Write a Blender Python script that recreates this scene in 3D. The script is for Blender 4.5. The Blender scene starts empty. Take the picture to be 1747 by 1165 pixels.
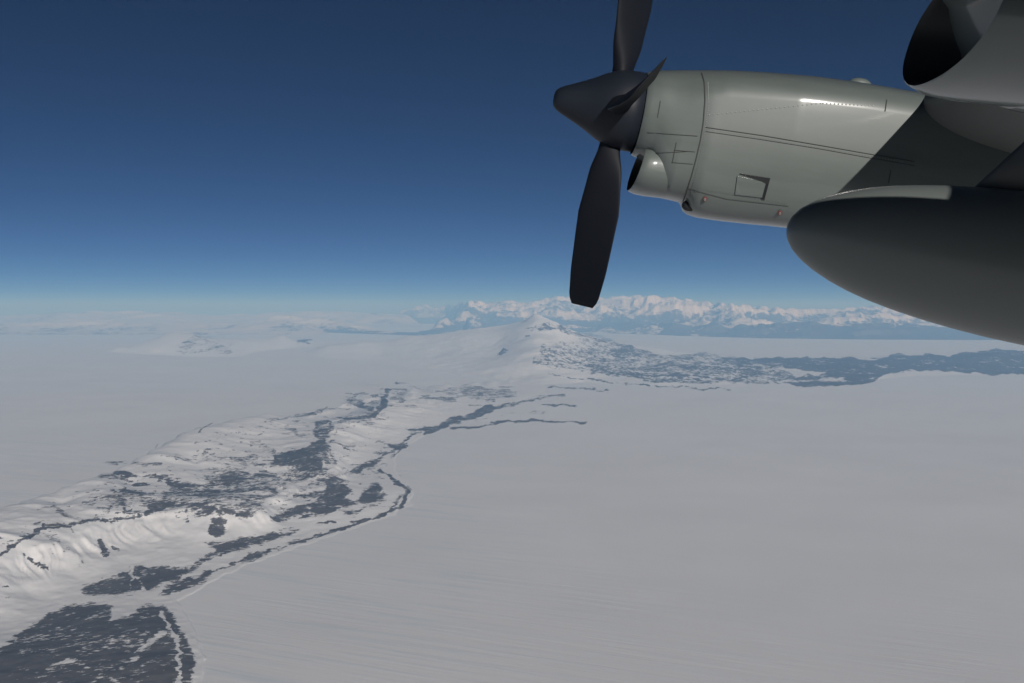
import bpy, bmesh, math
import numpy as np
from mathutils import Vector, Matrix

C = bpy.context.scene.collection
SC = bpy.context.scene
rad = math.radians

# ------------------------------------------------------------------ camera
FPX = 1698.0                 # focal length in photo pixels (1747 wide)
YH = 525.0                   # eye level line in the photo
H = 3000.0                   # height of the aircraft over the ice shelf (m)
PITCH = math.atan((582.5 - YH) / FPX)

cam_d = bpy.data.cameras.new("camera")
cam = bpy.data.objects.new("camera", cam_d)
C.objects.link(cam)
cam_d.sensor_width = 36.0
cam_d.lens = 36.0 * FPX / 1747.0
cam_d.clip_start = 0.05
cam_d.clip_end = 2000000.0
cam.location = (0, 0, 0)
cam.rotation_euler = (math.pi / 2 - PITCH, 0, 0)
SC.camera = cam

# aircraft frame: A = aft, R = starboard (away from camera), U = up
TH, BE = rad(9.5), rad(-2.0)
a0 = Vector((math.cos(BE), -math.sin(BE), 0))
Rv = Vector((math.sin(BE), math.cos(BE), 0))
Av = a0 * math.cos(TH) - Vector((0, 0, 1)) * math.sin(TH)
Uv = Vector((0, 0, 1)) * math.cos(TH) + a0 * math.sin(TH)

# ------------------------------------------------------------------ sun + sky
S = (Av * 0.25 + Uv * 0.385 - Rv * 0.89).normalized()
SUN_EL = math.asin(S.z)
SUN_ROT = math.atan2(S.x, S.y)
sun_d = bpy.data.lights.new("sun", 'SUN')
sun_d.energy = 5.0
sun_d.angle = rad(0.5)
sun_d.color = (1.0, 0.95, 0.90)
sun = bpy.data.objects.new("sun", sun_d)
C.objects.link(sun)
sun.rotation_euler = S.to_track_quat('Z', 'Y').to_euler()

world = bpy.data.worlds.new("World")
SC.world = world
world.use_nodes = True
wt = world.node_tree
wt.nodes.clear()
wo = wt.nodes.new('ShaderNodeOutputWorld')
bg = wt.nodes.new('ShaderNodeBackground')
sky = wt.nodes.new('ShaderNodeTexSky')
sky.sky_type = 'NISHITA'
sky.sun_disc = False
sky.sun_elevation = SUN_EL
sky.sun_rotation = SUN_ROT
sky.altitude = 9000
sky.air_density = 0.8
sky.dust_density = 0.2
sky.ozone_density = 2.0
gm = wt.nodes.new('ShaderNodeGamma')
gm.inputs[1].default_value = 1.35
bg.inputs['Strength'].default_value = 0.05
wt.links.new(sky.outputs[0], gm.inputs[0])
dk = wt.nodes.new('ShaderNodeMixRGB'); dk.blend_type = 'MULTIPLY'; dk.inputs[0].default_value = 1.0
dk.inputs[2].default_value = (.185, .275, .33, 1)
wt.links.new(gm.outputs[0], dk.inputs[1])
wt.links.new(dk.outputs[0], bg.inputs['Color'])
wt.links.new(bg.outputs[0], wo.inputs['Surface'])

SC.view_settings.view_transform = 'Standard'
SC.view_settings.look = 'None'
SC.view_settings.exposure = -0.24
SC.view_settings.gamma = 1.0
SC.cycles.volume_bounces = 1
SC.cycles.max_bounces = 6

# ------------------------------------------------------------------ helpers
def ray(px, py):
    """world direction (y component 1) of a photo pixel, pitch corrected"""
    cx, cy = (px - 873.5) / FPX, (582.5 - py) / FPX
    d = Vector((cx, math.cos(PITCH) + cy * math.sin(PITCH), -math.sin(PITCH) + cy * math.cos(PITCH)))
    return d / d.y

def img2loc(px, py, r):
    """aft / up coordinates of the pixel on the fore-and-aft plane at starboard distance r"""
    d = ray(px, py)
    t = r / d.dot(Rv)
    p = d * t
    return p.dot(Av), p.dot(Uv)

def tag(o, label=None, cat=None, group=None, kind=None):
    if label: o['label'] = label
    if cat: o['category'] = cat
    if group: o['group'] = group
    if kind: o['kind'] = kind
    return o

def mesh_obj(name, verts, faces, mat, parent=None, smooth=True):
    me = bpy.data.meshes.new(name)
    me.from_pydata([tuple(v) for v in verts], [], [tuple(f) for f in faces])
    me.update()
    if smooth:
        me.polygons.foreach_set('use_smooth', [True] * len(me.polygons))
    me.materials.append(mat)
    o = bpy.data.objects.new(name, me)
    C.objects.link(o)
    if parent: o.parent = parent
    return o

def multi_obj(name, parts, parent=None, smooth=True):
    """one mesh from several (verts, faces, material) pieces"""
    v, f, mi = [], [], []
    for a, b, m in parts:
        o = len(v); v += list(a); f += [tuple(i + o for i in q) for q in b]; mi.append((len(b), m))
    o = mesh_obj(name, v, f, mi[0][1], parent, smooth)
    idx = []
    for k, (n, m) in enumerate(mi):
        if k: o.data.materials.append(m)
        idx += [k] * n
    o.data.polygons.foreach_set('material_index', idx)
    return o

# ------------------------------------------------------------------ numpy noise
def _hash(ix, iy, seed):
    n = (ix.astype(np.int64) * 374761393 + iy.astype(np.int64) * 668265263 + seed * 1442695041) & 0xffffffff
    n = ((n ^ (n >> 13)) * 1274126177) & 0xffffffff
    n = (n ^ (n >> 16)) & 0xffffffff
    return n / 4294967295.0

def vnoise(x, y, seed=0):
    ix, iy = np.floor(x), np.floor(y)
    fx, fy = x - ix, y - iy
    ux, uy = fx * fx * fx * (fx * (fx * 6 - 15) + 10), fy * fy * fy * (fy * (fy * 6 - 15) + 10)
    a, b = _hash(ix, iy, seed), _hash(ix + 1, iy, seed)
    c, d = _hash(ix, iy + 1, seed), _hash(ix + 1, iy + 1, seed)
    return (a * (1 - ux) + b * ux) * (1 - uy) + (c * (1 - ux) + d * ux) * uy

def fbm(x, y, oct=5, seed=0, gain=0.5):
    s = 0; a = 1; t = 0
    for i in range(oct):
        c, s_ = math.cos(0.6 * i), math.sin(0.6 * i)
        s = s + a * vnoise(x * c - y * s_, x * s_ + y * c, seed + i * 17); t += a
        a *= gain; x = x * 2.03; y = y * 2.03
    return s / t

def ridged(x, y, oct=6, seed=0, gain=0.55):
    s = 0; a = 1; t = 0; w = 1
    for i in range(oct):
        c, s_ = math.cos(0.9 * i), math.sin(0.9 * i)
        n = 1 - np.abs(2 * vnoise(x * c - y * s_, x * s_ + y * c, seed + i * 31) - 1)
        n = n * n
        s = s + a * n * w; t += a
        w = np.clip(n * 1.6, 0, 1)
        a *= gain; x = x * 2.07; y = y * 2.07
    return s / t

def sstep(a, b, x):
    t = np.clip((x - a) / (b - a), 0, 1)
    return t * t * (3 - 2 * t)

# ------------------------------------------------------------------ 2-D mask tools (photo pixel units)
def poly_sd(P, poly):
    """signed distance (inside > 0) of points P (n,2)"""
    poly = np.array(poly, float); n = len(poly)
    d = np.full(len(P), 1e9); inside = np.zeros(len(P), bool)
    for i in range(n):
        a, b = poly[i], poly[(i + 1) % n]
        e = b - a; w = P - a
        t = np.clip((w @ e) / max(e @ e, 1e-9), 0, 1)
        q = w - t[:, None] * e
        d = np.minimum(d, (q * q).sum(1))
        c = ((a[1] > P[:, 1]) != (b[1] > P[:, 1]))
        with np.errstate(divide='ignore', invalid='ignore'):
            xi = a[0] + (P[:, 1] - a[1]) / (b[1] - a[1] + 1e-12) * e[0]
        inside ^= c & (P[:, 0] < xi)
    d = np.sqrt(d)
    return np.where(inside, d, -d)

def line_d(P, pts):
    pts = np.array(pts, float)
    d = np.full(len(P), 1e9)
    for i in range(len(pts) - 1):
        a, b = pts[i], pts[i + 1]
        e = b - a; w = P - a
        t = np.clip((w @ e) / max(e @ e, 1e-9), 0, 1)
        q = w - t[:, None] * e
        q[:, 1] *= 1.6
        d = np.minimum(d, (q * q).sum(1))
    return np.sqrt(d)

# rock outcrops: (polygon, cover)
ROCK_P = [
 ([(-500,1320),(-300,1180),(-80,1130),(0,1104),(27,1084),(50,1068),(86,1043),(113,1032),(149,1027),(194,1034),(186,1060),(225,1048),(243,1032),(279,1030),(297,1050),(315,1081),(329,1108),(332,1126),(326,1165),(300,1260),(200,1400),(-500,1400)],.80),
 ([(135,1005),(153,996),(203,978),(234,965),(270,968),(315,969),(329,971),(297,989),(252,1005),(216,1014),(180,1016),(153,1014)],.86),
 ([(275,1011),(288,998),(329,984),(356,973),(360,978),(342,996),(306,1009),(288,1017)],.85),
 ([(350,925),(372,927),(424,918),(480,906),(499,903),(514,905),(476,918),(424,936),(372,944),(350,955),(336,968),(320,972),(346,952),(366,940)],.84),
 ([(491,927),(517,918),(547,908),(545,912),(521,921),(499,931)],.9),
 ([(410,959),(424,947),(458,936),(480,934),(462,944),(439,953),(417,960)],.9),
 ([(462,880),(480,873),(517,864),(536,858),(543,851),(551,843),(558,828),(540,817),(573,812),(588,821),(596,836),(592,851),(603,858),(588,866),(569,873),(551,880),(536,879),(532,867),(510,877),(480,888),(465,888)],.84),
 ([(603,858),(618,843),(633,828),(644,823),(651,832),(648,839),(662,845),(655,852),(633,858),(610,858)],.9),
 ([(584,873),(625,866),(610,877),(588,880)],.9),
 ([(510,882),(529,873),(536,880),(517,886)],.9),
 ([(350,799),(398,799),(424,806),(473,813),(529,795),(558,799),(551,813),(506,823),(476,836),(480,847),(439,854),(450,877),(432,884),(406,880),(350,877)],.52),
 ([(171,865),(216,836),(270,843),(315,822),(383,834),(450,829),(450,883),(383,879),(315,870),(270,874),(243,883),(252,865),(216,852),(189,865)],.55),
 ([(360,883),(383,883),(387,901),(374,919),(360,915),(358,897)],.92),
 ([(536,720),(558,717),(573,732),(558,739),(581,754),(558,750),(566,769),(551,784),(547,806),(514,802),(462,791),(469,776),(499,769),(525,761),(543,750),(529,739),(536,732)],.72),
 ([(573,713),(610,709),(633,706),(648,687),(659,665),(666,661),(662,683),(648,706),(644,715),(610,715),(588,717)],.8),
 ([(752,665),(796,657),(834,661),(886,668),(882,676),(834,681),(804,681),(793,674),(756,670)],.5),
 ([(692,732),(741,728),(767,713),(789,709),(834,691),(871,689),(863,694),(811,713),(778,722),(741,739),(726,743),(722,735),(700,737)],.85),
 ([(596,806),(625,791),(648,782),(659,776),(644,795),(622,802),(610,810)],.84),
 ([(636,771),(659,771),(648,776)],.9),
 ([(644,752),(666,758),(696,754),(685,769),(666,784),(677,769),(662,760)],.85),
 ([(347,802),(396,795),(450,811),(450,820),(405,813),(360,811)],.45),
 ([(-400,1000),(-200,960),(0,905),(0,950),(-200,1010),(-400,1060)],.5),
 # volcano
 ([(897,561),(917,553),(934,549),(955,556),(972,562),(989,569),(965,571),(945,562),(924,564),(903,562)],.6),
 ([(955,559),(989,566),(1041,576),(1055,586),(1092,593),(1160,617),(1160,652),(1075,645),(1024,638),(938,628),(907,621),(921,593),(938,580),(972,583),(989,580)],.60),
 # low dark cape
 ([(1259,610),(1315,611),(1393,609),(1415,611),(1456,610),(1470,612),(1504,612),(1526,604),(1581,605),(1619,606),(1674,599),(1707,594),(1747,596),(2300,590),(2300,640),(1747,639),(1630,636),(1556,632),(1507,639),(1493,650),(1444,658),(1374,660),(1337,654),(1359,643),(1415,636),(1337,628),(1285,621),(1248,617)],.86),
 ([(1100,610),(1193,602),(1259,610),(1337,628),(1359,643),(1337,654),(1248,654),(1100,652)],.58),
 ([(300,590),(330,572),(360,574),(395,585),(398,604),(330,606),(300,604)],.38),
]
# (polyline, half width, cover)
ROCK_L = [
 ([(566,906),(603,895),(629,886),(666,873),(685,866),(692,851),(696,836),(685,828),(670,817),(659,806),(648,802)],4.5,.85),
 ([(666,869),(681,851),(692,836)],4,.6),
 ([(601,890),(629,884)],4,.85), ([(543,893),(566,890)],3.5,.9),
 ([(252,874),(288,861),(333,861),(383,874),(432,879)],6,.85),
 ([(-200,1010),(0,946),(27,928),(59,910),(77,897),(117,897),(153,888),(194,888),(239,879)],6,.75),
 ([(41,946),(50,958),(81,969)],5,.8), ([(0,928),(54,910)],4,.6),
 ([(81,910),(110,935),(135,960)],10,.36), ([(90,865),(135,888)],7,.55),
 ([(171,919),(180,946)],7,.75), ([(194,937),(200,937)],5,.7),
 ([(150,850),(190,853)],4,.5),
 ([(607,687),(633,698)],7,.7), ([(521,709),(555,698)],4,.6),
 ([(677,653),(696,653)],2.5,.75), ([(715,681),(767,680)],2.5,.75),
 ([(770,732),(834,726),(889,717),(945,720),(1000,720)],3.2,.8),
 ([(840,722),(900,718)],3,.6),
 ([(927,691),(979,692)],2.6,.7), ([(938,661),(1040,667)],3.2,.72), ([(919,676),(960,676)],2.2,.55),
 ([(867,693),(960,672)],2.2,.45), ([(780,715),(867,693)],4,.5),
 ([(350,780),(436,791)],6,.36), ([(421,746),(465,769)],5,.36),
 ([(458,717),(536,706)],4.5,.5), ([(491,728),(514,743)],8,.5),
 ([(338,737),(360,723)],2.5,.75), ([(262,764),(270,758)],2.2,.8),
 ([(852,604),(862,598)],4.5,.8), ([(896,571),(901,571)],2.5,.8),
 ([(864,613),(874,620)],2.5,.6),
 ([(934,638),(989,645),(1041,652),(1123,659),(1167,661),(1248,665)],2.4,.72),
 ([(508,584),(530,581)],3.5,.85),
 ([(275,1013),(340,985),(400,960),(470,938),(540,915),(600,897)],3.2,.74),
 ([(150,1004),(240,975),(330,970),(372,947),(430,932),(500,909)],2.6,.6),
 ([(596,806),(625,792),(655,778),(672,765),(690,750),(720,736),(780,722),(835,699),(870,690),(960,673)],3.4,.66),
 ([(640,806),(612,798),(590,812)],2.5,.5), ([(700,738),(760,730),(815,716),(880,706),(930,704)],2.2,.5),
 ([(185,868),(214,842),(222,838)],4,.7), ([(222,838),(250,862),(262,872)],3,.6), ([(262,838),(330,846),(372,842)],3,.6),
 ([(60,868),(84,866)],2.5,.6), ([(30,900),(62,893),(110,884)],3,.5), ([(145,862),(165,851)],2.5,.6),
 ([(300,868),(304,885)],3,.5), ([(316,868),(318,892)],2.5,.5), ([(278,866),(284,882)],2.5,.5),
 ([(560,750),(585,760),(596,768)],3,.6), ([(600,720),(640,717),(662,712)],3,.6), ([(560,768),(572,790)],3,.55),
 ([(100,884),(125,905),(140,922)],3,.5), ([(48,936),(70,930),(95,945)],3,.55),
 ([(0,1000),(18,1003)],2,.6), ([(0,1020),(20,1022)],2,.6),
]
SNOW_L = [([(273,1043),(292,1075),(305,1100),(307,1165)],3.5,.55), ([(225,1125),(262,1090),(275,1080)],6,.4),
          ([(105,1128),(130,1122)],5,.4), ([(225,965),(222,1005)],2,.4), ([(230,985),(246,1005)],2,.4),
          ([(1330,650),(1440,648)],3,.4),([(1480,645),(1620,636)],3,.35)]

def rock_cover(px, py, X, Y):
    """fraction of bare rock at each point of the ground"""
    P = np.stack([px, py], 1)
    # ragged outlines
    w = 1.0 + 0.0 * px
    n1 = fbm(px / 16, py / 7, 4, 5) - .5
    n2 = fbm(px / 16, py / 7, 4, 9) - .5
    P = P + np.stack([n1 * 16, n2 * 9], 1)
    v = np.zeros(len(P))
    wd = np.clip((py - 600) / 55, 1.2, 5)
    for poly, c in ROCK_P:
        a = np.array(poly)
        m = (P[:, 0] > a[:, 0].min() - 12) & (P[:, 0] < a[:, 0].max() + 12) & (P[:, 1] > a[:, 1].min() - 8) & (P[:, 1] < a[:, 1].max() + 8)
        if m.any():
            v[m] = np.maximum(v[m], c * sstep(-1.6 * wd[m], 1.2 * wd[m], poly_sd(P[m], poly)))
    for pts, w, c in ROCK_L:
        a = np.array(pts)
        m = (P[:, 0] > a[:, 0].min() - 15) & (P[:, 0] < a[:, 0].max() + 15) & (P[:, 1] > a[:, 1].min() - 15) & (P[:, 1] < a[:, 1].max() + 15)
        if m.any():
            v[m] = np.maximum(v[m], c * sstep(w + 2.5, w - 2.5, line_d(P[m], pts)))
    for pts, w, c in SNOW_L:
        v = v - c * sstep(w + 2.0, w - 1.5, line_d(P, pts))
    v = v - .5 * (fbm(px / 9, py / 3.2, 4, 205) - .45) * sstep(.0, .4, v)
    z = sstep(890, 900, px) * sstep(1120, 1110, px) * sstep(566, 574, py) * sstep(662, 656, py)
    v = v * (1 - z * .22 * sstep(1090, 930, px))
    # scattered outcrops over the plateau
    z = sstep(-60, 20, px) * sstep(700, 640, px) * sstep(1.0, 18, py - np.interp(px, [0, 200, 360, 540, 680], [868, 800, 724, 690, 655])) * sstep(880, 860, py)
    v = np.maximum(v, z * .5 * sstep(.58, .70, fbm(px / 14 + py / 18, py / 3.4, 4, 218)))
    z = sstep(120, 200, px) * sstep(620, 540, px) * sstep(760, 800, py) * sstep(890, 870, py)
    v = np.maximum(v, z * .62 * sstep(.52, .66, fbm(px / 30, py / 7, 4, 208)))
    z = sstep(560, 600, px) * sstep(900, 860, px) * sstep(652, 658, py) * sstep(700, 690, py)
    v = np.maximum(v, z * .55 * sstep(.52, .64, fbm(px / 22, py / 4, 4, 209)))
    return np.clip(v, 0, 1)

# ------------------------------------------------------------------ materials
def new_mat(name):
    m = bpy.data.materials.new(name); m.use_nodes = True
    return m, m.node_tree, m.node_tree.nodes['Principled BSDF']

def N(nt, t, **kw):
    n = nt.nodes.new(t)
    for k, v in kw.items(): setattr(n, k, v)
    return n

def terrain_mat(name, scale_m, snow=(.80, .81, .835), rock=(.045, .044, .050), contrast=.075, stretch=(1, 1, 1), bump=.0, ripples=False, turn=0., rock2=(.17,.16,.155)):
    m, nt, bs = new_mat(name)
    L = nt.links.new
    geo = N(nt, 'ShaderNodeNewGeometry')
    mr = N(nt, 'ShaderNodeMapping'); mr.inputs['Rotation'].default_value = (0, 0, rad(turn))
    L(geo.outputs['Position'], mr.inputs['Vector'])
    mp = N(nt, 'ShaderNodeMapping'); mp.inputs['Scale'].default_value = tuple(s / scale_m for s in stretch)
    L(mr.outputs[0], mp.inputs['Vector'])
    no = N(nt, 'ShaderNodeTexNoise'); no.inputs['Scale'].default_value = 1; no.inputs['Detail'].default_value = 9; no.inputs['Roughness'].default_value = .62
    no.inputs['Distortion'].default_value = .6
    L(mp.outputs[0], no.inputs['Vector'])
    nb = N(nt, 'ShaderNodeTexNoise'); nb.inputs['Scale'].default_value = 6.3; nb.inputs['Detail'].default_value = 7; nb.inputs['Roughness'].default_value = .7
    L(mp.outputs[0], nb.inputs['Vector'])
    nm = N(nt, 'ShaderNodeMath', operation='MULTIPLY_ADD'); L(nb.outputs['Fac'], nm.inputs[0]); nm.inputs[1].default_value = .62
    ns_ = N(nt, 'ShaderNodeMath', operation='MULTIPLY'); L(no.outputs['Fac'], ns_.inputs[0]); ns_.inputs[1].default_value = .38
    L(ns_.outputs[0], nm.inputs[2])
    at = N(nt, 'ShaderNodeAttribute', attribute_name='rock')
    # threshold: noise (about .3 to .7) against cover
    rng = N(nt, 'ShaderNodeMapRange'); rng.inputs['From Min'].default_value = 0; rng.inputs['From Max'].default_value = 1
    rng.inputs['To Min'].default_value = .35; rng.inputs['To Max'].default_value = .64
    L(at.outputs['Fac'], rng.inputs['Value'])
    sub = N(nt, 'ShaderNodeMath', operation='SUBTRACT'); L(rng.outputs[0], sub.inputs[0]); L(nm.outputs[0], sub.inputs[1])
    st = N(nt, 'ShaderNodeMapRange', interpolation_type='SMOOTHSTEP')
    st.inputs['From Min'].default_value = -contrast * .5; st.inputs['From Max'].default_value = contrast * .5
    L(sub.outputs[0], st.inputs['Value'])
    gate = N(nt, 'ShaderNodeMapRange', interpolation_type='SMOOTHSTEP'); gate.inputs['From Min'].default_value = .01; gate.inputs['From Max'].default_value = .10
    L(at.outputs['Fac'], gate.inputs['Value'])
    gs = N(nt, 'ShaderNodeMath', operation='MULTIPLY'); L(gate.outputs[0], gs.inputs[0]); L(st.outputs[0], gs.inputs[1])
    st = gs
    # snow colour variation
    n2 = N(nt, 'ShaderNodeTexNoise'); n2.inputs['Scale'].default_value = .35; n2.inputs['Detail'].default_value = 6
    L(mp.outputs[0], n2.inputs['Vector'])
    sm = N(nt, 'ShaderNodeMixRGB'); sm.inputs[1].default_value = (*[c * .88 for c in snow], 1); sm.inputs[2].default_value = (*[min(c * 1.05, .92) for c in snow], 1)
    L(n2.outputs['Fac'], sm.inputs[0])
    snow_out = sm.outputs[0]
    if ripples:
        mp0 = N(nt, 'ShaderNodeMapping'); mp0.inputs['Rotation'].default_value = (0, 0, rad(24))
        L(geo.outputs['Position'], mp0.inputs['Vector'])
        mp2 = N(nt, 'ShaderNodeMapping'); mp2.inputs['Scale'].default_value = (1 / 1500., 1 / 85., 1 / 85.)
        L(mp0.outputs[0], mp2.inputs['Vector'])
        n3 = N(nt, 'ShaderNodeTexNoise'); n3.inputs['Scale'].default_value = 1; n3.inputs['Detail'].default_value = 7; n3.inputs['Roughness'].default_value = .6; n3.inputs['Distortion'].default_value = .5
        L(mp2.outputs[0], n3.inputs['Vector'])
        at2 = N(nt, 'ShaderNodeAttribute', attribute_name='blue_ice')
        cr = N(nt, 'ShaderNodeMapRange', interpolation_type='SMOOTHSTEP'); cr.inputs['From Min'].default_value = .47; cr.inputs['From Max'].default_value = .62
        L(n3.outputs['Fac'], cr.inputs['Value'])
        mu = N(nt, 'ShaderNodeMath', operation='MULTIPLY'); L(cr.outputs[0], mu.inputs[0]); L(at2.outputs['Fac'], mu.inputs[1])
        mx = N(nt, 'ShaderNodeMixRGB'); mx.inputs[2].default_value = (.66, .72, .77, 1)
        L(mu.outputs[0], mx.inputs[0]); L(snow_out, mx.inputs[1]); snow_out = mx.outputs[0]
        bu = N(nt, 'ShaderNodeBump'); bu.inputs['Strength'].default_value = .6; bu.inputs['Distance'].default_value = 7
        L(n3.outputs['Fac'], bu.inputs['Height']); L(bu.outputs[0], bs.inputs['Normal'])
    elif bump:
        bu = N(nt, 'ShaderNodeBump'); bu.inputs['Strength'].default_value = .5; bu.inputs['Distance'].default_value = bump
        L(no.outputs['Fac'], bu.inputs['Height']); L(bu.outputs[0], bs.inputs['Normal'])
    n4 = N(nt, 'ShaderNodeTexNoise'); n4.inputs['Scale'].default_value = 2.5; n4.inputs['Detail'].default_value = 5
    L(mp.outputs[0], n4.inputs['Vector'])
    rm = N(nt, 'ShaderNodeMixRGB'); rm.inputs[1].default_value = (*rock, 1); rm.inputs[2].default_value = (*rock2, 1)
    L(n4.outputs['Fac'], rm.inputs[0])
    fm = N(nt, 'ShaderNodeMixRGB'); L(st.outputs[0], fm.inputs[0]); L(snow_out, fm.inputs[1]); L(rm.outputs[0], fm.inputs[2])
    L(fm.outputs[0], bs.inputs['Base Color'])
    bs.inputs['Roughness'].default_value = .85
    bs.inputs['Specular IOR Level'].default_value = .15
    return m

M_ICE = terrain_mat("ice_shelf_snow", 700., ripples=True)
M_RIDGE = terrain_mat("ridge_snow_and_rock", 260., bump=14, turn=-40, stretch=(.45, 1, 1))
M_VOLC = terrain_mat("volcano_snow_and_rock", 1100., bump=60, stretch=(1, .4, 1))
M_FAR = terrain_mat("range_snow_and_rock", 4200., snow=(.72, .67, .625), bump=150, stretch=(1, .5, 1))

# ------------------------------------------------------------------ terrain heights from measured points
def project(X, Y, Z):
    """photo pixel of world points"""
    cp, sp = math.cos(PITCH), math.sin(PITCH)
    dep = Y * cp - Z * sp
    up = Y * sp + Z * cp
    return 873.5 + FPX * X / dep, 582.5 - FPX * up / dep

def gp(px, py, h):
    """ground pixel below a visible point at height h over the ice"""
    return px, YH + (py - YH) * H / (H - h)

def rbf(ctrl, vals, q, sy=2.2, smooth=1.0, soft=9.0):
    c = ctrl * np.array([1, sy]); q = q * np.array([1, sy])
    def k(a, b):
        d2 = (a[:, None, 0] - b[None, :, 0]) ** 2 + (a[:, None, 1] - b[None, :, 1]) ** 2
        return np.sqrt(d2 + soft)
    n = len(c)
    A = np.zeros((n + 1, n + 1)); A[:n, :n] = -k(c, c) + np.eye(n) * smooth; A[:n, n] = 1; A[n, :n] = 1
    w = np.linalg.solve(A, np.append(vals, 0))
    out = np.empty(len(q))
    for i in range(0, len(q), 40000):
        out[i:i + 40000] = -k(q[i:i + 40000], c) @ w[:n] + w[n]
    return out

def grid_ground(px0, px1, dpx, rows):
    """world grid whose columns fan out from below the aircraft; rows = ground pixel rows"""
    px = np.arange(px0, px1 + dpx, dpx, dtype=float)
    PX, PY = np.meshgrid(px, np.array(rows, float))
    D = FPX * H / (PY - YH)
    X = (PX - 873.5) / FPX * D * 1.0
    return PX, PY, X, D

def grid_mesh(name, X, Y, Z, mask, mat, attrs):
    ny, nx = X.shape
    idx = np.arange(ny * nx).reshape(ny, nx)
    q = np.stack([idx[:-1, :-1], idx[:-1, 1:], idx[1:, 1:], idx[1:, :-1]], -1).reshape(-1, 4)
    if mask is not None:
        mk = mask.reshape(-1)
        q = q[mk[q].any(1)]
    used = np.zeros(ny * nx, bool); used[q.ravel()] = True
    rem = np.cumsum(used) - 1
    q = rem[q]
    # rows run from far to near: flip so that normals point up
    v = np.stack([X.ravel(), Y.ravel(), Z.ravel()], 1)[used]
    me = bpy.data.meshes.new(name)
    me.vertices.add(len(v)); me.vertices.foreach_set('co', v.astype(np.float32).ravel())
    me.loops.add(len(q) * 4); me.loops.foreach_set('vertex_index', q[:, ::-1].astype(np.int32).ravel())
    me.polygons.add(len(q)); me.polygons.foreach_set('loop_start', np.arange(0, len(q) * 4, 4, dtype=np.int32))
    me.update(calc_edges=True); me.validate()
    me.polygons.foreach_set('use_smooth', [True] * len(me.polygons))
    for k, a in attrs.items():
        at = me.attributes.new(k, 'FLOAT', 'POINT'); at.data.foreach_set('value', a.ravel()[used].astype(np.float32))
    me.materials.append(mat)
    o = bpy.data.objects.new(name, me); C.objects.link(o)
    return o

# ---- ice shelf: one sheet from under the aircraft to the horizon
rows = np.concatenate([YH + 27 * 1.0 + np.array([-12.6, -9, -5, 0]), np.arange(556, 760, 1.6), np.arange(760, 1180, 2.4), np.array([1200, 1260, 1350, 1500, 1800, 2400, 4000])])
cols = np.concatenate([[-60000, -20000, -8000, -3000, -1500], np.arange(-700, 2450, 3.2), [3200, 5000, 10000, 22000, 62000]])
PX, PY = np.meshgrid(cols, rows)
Y = FPX * H / (PY - YH)
X = (PX - 873.5) / FPX * Y
nb_ = 7                                        # the sheet goes on below and behind the aircraft
PX = np.vstack([PX, np.repeat(PX[-1:], nb_, 0)]); PY = np.vstack([PY, np.repeat(PY[-1:], nb_, 0)])
X = np.vstack([X, np.repeat(X[-1:], nb_, 0)]); Y = np.vstack([Y, np.repeat(np.array([[700.], [0], [-1500], [-5000], [-14000], [-32000], [-58000]]), X.shape[1], 1)])
lim = 560000 + 2000 * np.maximum(np.abs(np.arange(len(cols)) - len(cols) / 2) - len(cols) / 2 + 6, 0)[None, :]
X = np.clip(X, -lim, lim)
rc = rock_cover(PX.ravel(), PY.ravel(), X, Y).reshape(PX.shape)
blue = np.clip(sstep(1150, 640, PX) * sstep(700, 760, PY) * (0.35 + 0.65 * fbm(PX / 60, PY / 25, 3, 3)), 0, 1)
blue = np.maximum(blue, .16)
blue = np.maximum(blue, .8 * sstep(1150, 800, PX) * sstep(700, 640, PY) * sstep(640, 660, PY))
blue = np.maximum(blue, .9 * sstep(1500, 1600, PX) * sstep(632, 638, PY) * sstep(652, 645, PY))
Z = np.full_like(X, -H) + (fbm(X / 4000, Y / 4000, 3, 21) - .5) * 14
ice = grid_mesh('ice_shelf', X, Y, Z, None, M_ICE, {'rock': rc, 'blue_ice': blue})
tag(ice, 'flat white snow covered ice shelf with faint blue ripples spreading to the horizon', kind='structure')

# ---- foreground ridge
RIDGE = [  # (px, py, height)
 # far crest, seen against the plain
 (-600,1060,330),(-300,975,320),(-120,910,310),(0,868,300),(100,835,300),(200,800,300),(300,748,290),(360,724,290),(450,706,280),(540,690,270),(620,670,260),(680,655,230),(760,653,150),(870,646,60),
 # rim over the cirques
 (-600,1160,380),(-300,1040,370),(-100,975,360),(0,932,350),(60,910,350),(160,886,350),(240,862,350),(300,858,340),(370,868,320),(440,872,250),
 (540,800,290),(552,765,320),(560,735,330),(600,715,320),(640,700,310),(660,680,290),(700,668,220),
 # plateau between
 (100,860,290),(220,825,290),(330,790,280),(420,760,270),(480,730,270),(450,800,230),(380,830,250),(480,770,250),(330,835,270),
 # foot of the snow slopes
 (-600,1320,30),(-300,1160,35),(-60,1060,40),(40,1015,45),(120,985,60),(200,965,55),(300,958,50),(350,935,60),(440,905,80),(300,915,120),(200,920,150),(380,905,110),
 (600,795,45),(640,755,45),(700,730,40),(760,712,30),(820,690,20),
 # bench with the rock lobes
 (520,870,110),(560,840,130),(600,850,100),(640,835,80),(560,875,70),(640,860,50),(480,890,70),(520,820,170),(600,815,80),
 # bottom-left rock fan
 (-300,1300,70),(0,1160,90),(100,1120,80),(200,1110,60),(260,1080,50),(280,1130,40),(150,1060,50),(60,1100,60),(180,1040,30),(-100,1180,80),
 (200,995,45),(300,992,20),(420,935,25),
]
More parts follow.
